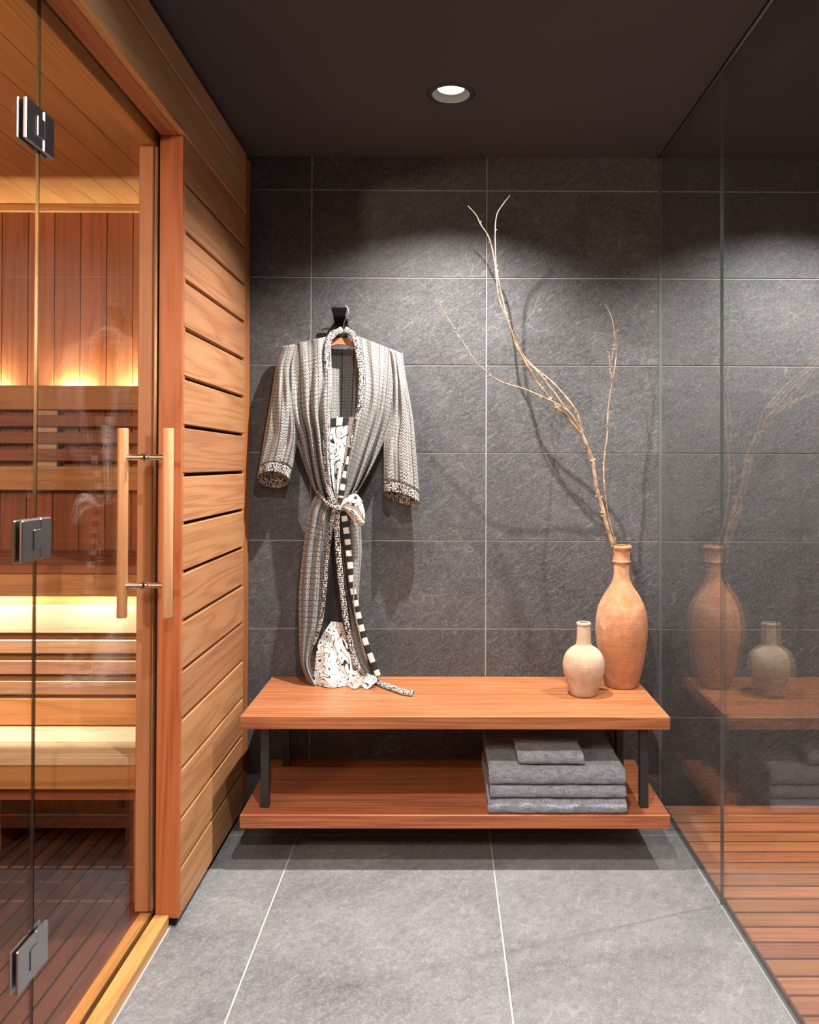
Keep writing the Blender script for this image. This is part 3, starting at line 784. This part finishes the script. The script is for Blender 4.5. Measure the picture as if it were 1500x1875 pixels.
def floral():
    t = NT('swirl_lining'); uv = t.n('UVMap')
    a = t.noise(t.mapping(uv.outputs[0], (19, 14, 1)), 1.0, 0.5, 0.4, 1.4)
    ln = t.math('ABSOLUTE', t.math('SUBTRACT', t.math('FRACT', t.math('MULTIPLY', a, 8.0)), 0.5))
    wd = t.math('MULTIPLY', t.noise(t.mapping(uv.outputs[0], (30, 30, 1)), 1.0, 1), 0.21)
    c = t.mix(t.math('LESS_THAN', ln, wd), (0.80, 0.77, 0.72), DK)
    return t.bsdf(c, 0.7, spec=0.25)
def checks():
    t = NT('checked_border'); uv = t.n('UVMap'); sep = t.n('SeparateXYZ'); t.set(sep, 'Vector', uv.outputs[0])
    b = t.math('LESS_THAN', t.math('FRACT', t.math('DIVIDE', sep.outputs[1], 0.046)), 0.5)
    edge = t.math('GREATER_THAN', sep.outputs[0], 0.0085)
    c = t.mix(t.math('MULTIPLY', b, edge), DK, (0.66, 0.60, 0.54))
    return t.bsdf(c, 0.7, spec=0.25)
M['fabric'] = fabric(); M['spots'] = spots(); M['floral'] = floral(); M['checks'] = checks()
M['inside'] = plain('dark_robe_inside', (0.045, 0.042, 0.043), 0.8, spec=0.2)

robe = empty('robe', P(620, 922, 2.74)); tag(robe, 'black and white patterned kimono robe hanging on the wall hook', 'robe')
RO = robe.location
def sheet(name, fn, nu, nv, mat, wu, wv, parent=robe, thick=0.0016, off=(0, 0)):
    """fn(u, v) -> world point; uv in metres"""
    bm = bmesh.new(); lay = bm.loops.layers.uv.new('UVMap')
    g = [[bm.verts.new(fn(i/(nu-1), j/(nv-1))-RO) for i in range(nu)] for j in range(nv)]
    for j in range(nv-1):
        for i in range(nu-1):
            f = bm.faces.new((g[j][i], g[j][i+1], g[j+1][i+1], g[j+1][i]))
            for lp, (a, b) in zip(f.loops, ((i, j), (i+1, j), (i+1, j+1), (i, j+1))):
                lp[lay].uv = (off[0]+a/(nu-1)*wu, off[1]-b/(nv-1)*wv)
    o = obj(name, mesh_from_bm(name, bm, True), M[mat], parent)
    if thick:
        md = o.modifiers.new('thickness', 'SOLIDIFY'); md.thickness = thick; md.offset = 0
    return o
def edges(L, R, n=64):
    L = catmull([(a, b, 0) for a, b in L], n); R = catmull([(a, b, 0) for a, b in R], n)
    def at(u, v):
        s = v*(n-1); k = min(int(s), n-2); f = s-k
        l = L[k].lerp(L[k+1], f); r = R[k].lerp(R[k+1], f)
        return l.lerp(r, u)
    return at
def nz(a, b, c=0.0): return mnoise.noise(Vector((a, b, c)))
sm = lambda x: max(0.0, min(1.0, x))**2*(3-2*max(0.0, min(1.0, x)))

# upper front panels: folds run from the shoulder to the gathered waist
def front(L, R, side, seed, nf):
    at = edges(L, R)
    def fn(u, v):
        q = at(u, v); s = (u if side < 0 else 1-u)           # 0 at the side seam, 1 at the opening
        depth = 0.036+0.046*sm(v*2.2)-0.018*sm((v-0.7)/0.3)
        Y = 2.790-depth*math.sin(math.pi*(0.05+0.45*s))**0.6
        ph = nf*s+0.5*nz(v*2.2, seed, s*2)+seed
        a = (0.0035+0.0165*sm((v-0.10)/0.70))*(0.5+0.5*sm(s*6))*(0.7+0.3*sm((1-s)*5))*1.25
        w_ = math.sin(2*math.pi*ph); Y += a*(abs(w_)**0.7*(1 if w_ > 0 else -1))
        Y += 0.012*nz(s*2.6, v*2.4, seed+4)*sm(v*4)
        return P(q.x, q.y, Y)
    return fn
LpL = [(516, 635), (519, 665), (520, 707), (526, 767), (541, 803), (556, 848), (572, 890), (588, 922)]
LpR = [(606, 614.5), (606, 640), (608, 693), (606, 740), (604, 785), (603, 841), (607, 890), (615, 928)]
RpL = [(648, 612.5), (653, 645), (659, 690), (656, 735), (648, 780), (641, 822), (629, 885), (618, 928)]
RpR = [(736, 647), (733, 675), (727, 710), (720, 760), (706, 803), (684, 850), (662, 890), (641, 922)]
sheet('front_panel', front(LpL, LpR, -1, 0.3, 3.6), 90, 80, 'fabric', 0.21, 0.56, off=(0.01, 0))
sheet('front_panel', front(RpL, RpR, 1, 1.7, 3.4), 90, 80, 'fabric', 0.21, 0.56, off=(0.33, 0))
# inside of the back, seen through the neck opening
def back_fn(u, v):
    q = edges_back(u, v); return P(q.x, q.y, 2.812-0.040*(1-sm(v*14))-0.006*math.sin(math.pi*u)+0.004*math.sin(u*26+3*nz(v*2, 1))*sm(v*2))
edges_back = edges([(530, 633), (533, 660), (536, 705), (540, 760), (548, 820), (585, 905), (578, 935), (560, 1014), (556, 1149), (566, 1240)], [(722, 642), (719, 665), (715, 705), (708, 760), (694, 820), (650, 905), (655, 935), (655, 1014), (652, 1149), (672, 1240)])
sheet('back_panel', back_fn, 60, 90, 'fabric', 0.36, 1.05, off=(0.7, 0))

# collar bands that run round the neck and down both front edges
def band(path, w0, w1, Y0, Y1, wob, side):
    c = catmull([(a, b, 0) for a, b in path], 60)
    def fn(u, v):
        s = v*59; k = min(int(s), 58); q = c[k].lerp(c[k+1], s-k)
        t = (c[min(k+1, 59)]-c[max(k-1, 0)]).normalized(); nrm = Vector((-t.y, t.x, 0))
        wd = w0+(w1-w0)*v
        q = q+nrm*(u-0.5)*wd*side
        Y = Y0+(Y1-Y0)*sm(v*1.3)-0.004*math.sin(math.pi*u)+wob*nz(v*5, u, w0)
        return P(q.x, q.y, Y)
    return fn
sheet('collar_band', band([(628, 603), (617, 608), (606, 615), (599, 640), (600, 693), (599, 740), (597, 790), (597, 841), (601, 890), (610, 925)], 11, 12, 2.762, 2.698, 0.006, 1), 8, 70, 'spots', 0.022, 0.60)
sheet('collar_band', band([(631, 603), (641, 608), (650, 618), (657, 645), (662, 690), (660, 730), (653, 775), (645, 815)], 11, 10, 2.760, 2.706, 0.006, -1), 8, 60, 'spots', 0.020, 0.40)
sheet('neck_band', lambda u, v: P(*(catmull([(606, 616, 0), (618, 606, 0), (630, 602, 0), (642, 606, 0), (652, 616, 0)], 41)[int(round(u*40))][:2]), 2.786).__add__(Vector((0, 0.004*v, -0.016*v))), 41, 6, 'spots', 0.10, 0.02)

# lining and checks inside the opening
lin = edges([(605, 781), (604, 820), (606, 860), (612, 900), (616, 926)], [(646, 778), (640, 815), (633, 850), (624, 895), (620, 926)])
sheet('lining', lambda u, v: P(*lin(u, v)[:2], 2.752-0.030*sm(v)+0.012*math.sin(2*math.pi*(1.2*u+0.1))*(0.3+0.7*v)), 36, 40, 'floral', 0.075, 0.26, off=(0.3, 0.1))
chk = edges([(605, 766), (605, 781)], [(649, 763), (646, 778)])
o = sheet('lining_border', lambda u, v: P(*chk(v, u)[:2], 2.750+0.003*math.sin(v*9)), 8, 30, 'checks', 0.028, 0.088, off=(0.009, 0))
sheet('facing', band([(643, 815), (638, 845), (632, 870), (627, 893), (624, 912)], 10, 9, 2.712, 2.704, 0.003, 1), 8, 30, 'checks', 0.020, 0.185, off=(0.009, 0.01))

# skirt below the belt
def skirt(L, R, seed, nf, Yt, Yb, dep):
    at = edges(L, R)
    def fn(u, v):
        q = at(u, v)
        Y = Yt+(Yb-Yt)*v-dep*math.sin(math.pi*(0.08+0.84*u))**0.7
        a = 0.015*(0.35+0.65*math.sin(math.pi*(0.12+0.8*v)))
        w_ = math.sin(2*math.pi*(nf*u+0.6*nz(v*2.5, seed, 1)+seed))
        Y += a*(abs(w_)**0.7*(1 if w_ > 0 else -1))+0.006*nz(u*3, v*6, seed)
        p = P(q.x, q.y, Y); p.z = max(p.z, 0.4445); return p
    return fn
sheet('skirt_panel', skirt([(584, 902), (573, 916), (565, 940), (554, 1014), (548, 1082), (548, 1149), (550, 1205), (557, 1234), (571, 1256)],
                          [(618, 928), (613, 942), (608, 960), (601, 1014), (595, 1082), (586, 1150), (570, 1194), (568, 1222), (579, 1254)], 0.2, 2.6, 2.775, 2.760, 0.055), 60, 100, 'fabric', 0.15, 0.68, off=(0.1, 0.2))
sheet('skirt_panel', skirt([(618, 930), (623, 965), (627, 1014), (632, 1070), (639, 1120), (648, 1170), (660, 1215), (676, 1243)],
                          [(652, 905), (660, 960), (662, 1014), (658, 1070), (657, 1110), (664, 1145), (677, 1195), (697, 1241)], 0.9, 1.4, 2.775, 2.765, 0.05), 44, 90, 'fabric', 0.09, 0.66, off=(0.52, 0.1))
sheet('skirt_border', band([(627, 938), (633, 981), (638, 1026), (644, 1078), (654, 1126), (668, 1178), (691, 1239)], 15, 14, 2.706, 2.712, 0.002, -1), 8, 90, 'checks', 0.027, 0.60)
sheet('front_border', band([(612, 934), (607, 962), (600, 1014), (594, 1082), (587, 1140), (574, 1180)], 8, 7, 2.712, 2.716, 0.004, 1), 6, 70, 'spots', 0.015, 0.48)
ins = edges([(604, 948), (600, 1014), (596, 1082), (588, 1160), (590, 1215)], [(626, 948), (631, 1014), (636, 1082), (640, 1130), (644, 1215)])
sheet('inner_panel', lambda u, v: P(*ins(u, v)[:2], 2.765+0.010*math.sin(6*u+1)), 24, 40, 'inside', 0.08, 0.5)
hem = edges([(607, 1138), (592, 1160), (581, 1185), (577, 1220), (574, 1242), (572, 1262)], [(627, 1140), (634, 1165), (641, 1195), (646, 1228), (652, 1248), (660, 1264)])
def hem_fn(u, v):
    q = hem(u, v); Y = 2.752-0.060*sm(v*1.1)*math.sin(math.pi*(0.12+0.76*u))**0.8-0.010*v+0.008*math.sin(2*math.pi*(1.6*u+0.2))*(0.4+0.6*v)
    p = P(q.x, q.y, Y); p.z = max(p.z, 0.4445+0.002*abs(nz(u*9, v*9))); return p
sheet('hem_lining', hem_fn, 50, 50, 'floral', 0.16, 0.24, off=(0.55, 0.4))
tr = edges([(640, 1226), (636, 1246), (640, 1262)], [(684, 1236), (690, 1246), (672, 1263)])
sheet('hem_edge', lambda u, v: (lambda p: Vector((p.x, p.y, max(p.z, 0.4445))))(P(*tr(u, v)[:2], 2.705-0.03*v+0.014*math.sin(9*u+2*v))), 30, 14, 'floral', 0.09, 0.06, off=(0.9, 0.2))

# sleeves: tubes that open at the cuff
def sleeve(Lp, Rp, seed, thick, tilt, Y0, Y1, front_up, crease):
    at = edges(Lp, Rp)
    def fn(u, v):
        th = 2*math.pi*u
        c = math.cos(th); s = math.sin(th)
        q = at(0.5+0.5*c, v)
        d = thick*(0.5+0.5*sm(v*3))
        Y = Y0+(Y1-Y0)*v-d*s*(1 if s > 0 else 0.75)
        Y += (0.006*math.sin(2*math.pi*(1.4*c+0.5*nz(v*2, seed))+seed*3)*sm(v*3)*(1 if s > 0 else 0.3)) + 0.006*nz(c*2, v*4, seed) + (0.020*math.exp(-((c-crease+0.25*(v-0.5))/0.13)**2)*sm(v*4) if s > 0 else 0)
        dy = -front_up*s*sm((v-0.6)/0.4)
        return P(q.x+tilt*dy, q.y+dy, Y)
    return fn
SL = ([(517, 634), (506, 668), (500, 707), (493, 750), (486, 790), (479, 835), (472, 876)], [(545, 632), (538, 668), (539, 707), (542, 750), (545, 795), (540, 835), (529, 880)])
SR = ([(712, 640), (720, 680), (721, 715), (716, 760), (704, 806), (703, 850), (703, 903)], [(737, 647), (743, 690), (750, 730), (757, 775), (761, 820), (765, 870), (768, 922)])
s1_ = sleeve(*SL, 0.4, 0.046, 0.10, 2.772, 2.752, 15, 0.5)
s2_ = sleeve(*SR, 1.3, 0.046, 0.05, 2.772, 2.748, 9, -0.35)
def crop(fn, v0, v1): return lambda u, v: fn(u, v0+(v1-v0)*v)
sheet('sleeve', crop(s1_, 0, 0.92), 72, 50, 'fabric', 0.27, 0.44, off=(0.05, 0.3))
sheet('cuff', crop(s1_, 0.9205, 1.0), 72, 12, 'spots', 0.27, 0.042)
sheet('sleeve', crop(s2_, 0, 0.93), 72, 50, 'fabric', 0.27, 0.48, off=(0.61, 0.3))
sheet('cuff', crop(s2_, 0.9305, 1.0), 72, 12, 'spots', 0.27, 0.040)

# belt: waist loop, knot, bow loop and the tail that lies on the bench
sheet('belt_loop', band([(581, 900), (590, 912), (601, 923), (614, 931)], 4, 7, 2.730, 2.684, 0.001, 1), 6, 30, 'spots', 0.012, 0.09, off=(0.2, 0.6))
sheet('belt_loop', band([(622, 931), (633, 921), (644, 911), (654, 900)], 7, 3.5, 2.684, 2.722, 0.001, 1), 6, 30, 'spots', 0.012, 0.08, off=(0.1, 0.2))
bm = bmesh.new(); bmesh.ops.create_icosphere(bm, subdivisions=3, radius=1.0)
kc = P(618, 931, 2.680)
for v in bm.verts:
    c = v.co.copy(); v.co = Vector((c.x*0.013, c.y*0.011, c.z*0.014))*(1+0.25*nz(c.x*2, c.y*2, c.z*2))+(kc-RO)
me = mesh_from_bm('belt_knot', bm, True); uvl = me.uv_layers.new(name='UVMap')
for lp in me.loops:
    co = me.vertices[lp.vertex_index].co; uvl.data[lp.index].uv = (co.x, co.z)
obj('belt_knot', me, M['spots'], robe)
bow = edges([(622, 928), (633, 912), (645, 905), (655, 906), (664, 920), (668.5, 945)], [(624, 934), (632, 936), (640, 944), (648, 953), (658, 962), (667, 962)])
sheet('bow_loop', lambda u, v: P(*bow(u, v)[:2], 2.690-0.020*math.sin(math.pi*u)*math.sin(math.pi*(0.1+0.8*v))+0.004*math.sin(14*u)), 26, 30, 'floral', 0.09, 0.10, off=(0.33, 0.77))
tailp = [(618, 934, 2.688), (617, 970, 2.690), (622, 1037, 2.690), (628, 1093, 2.690), (637, 1155, 2.688), (648, 1205, 2.680), (662, 1232, 2.672)]
flat = [(680, 1246), (701, 1255.5), (722, 1263), (742, 1270), (757, 1272)]
pts3 = [P(a, b, Y) for a, b, Y in tailp]
def onbench(px, py):
    d = ((px-CX)/F)*RT-((py-CY)/F)*UP+FW; t = (0.4465-ZC)/d.z
    return Vector((t*d.x, t*d.y, 0.4465))
pts3 += [onbench(a, b) for a, b in flat]
tc = catmull(pts3, 90)
def tail_fn(u, v):
    s = v*89; k = min(int(s), 88); q = tc[k].lerp(tc[k+1], s-k)
    t = (tc[min(k+1, 89)]-tc[max(k-1, 0)]).normalized()
    lie = sm((v-0.52)/0.16)
    side = t.cross(Vector((0, -1, 0)).lerp(Vector((0, -0.45, 0.9)), lie)).normalized()
    up = side.cross(t).normalized()
    a = 2*math.pi*u; tw = 1+0.18*nz(v*22, 2.0)
    q = q+side*0.5*math.cos(a)*(0.019+0.005*lie)*tw+up*0.5*math.sin(a)*(0.005+0.008*lie)*tw
    q.z = max(q.z+0.004*lie, 0.4435)
    return q
sheet('belt_tail', tail_fn, 17, 120, 'spots', 0.05, 0.85, thick=0)
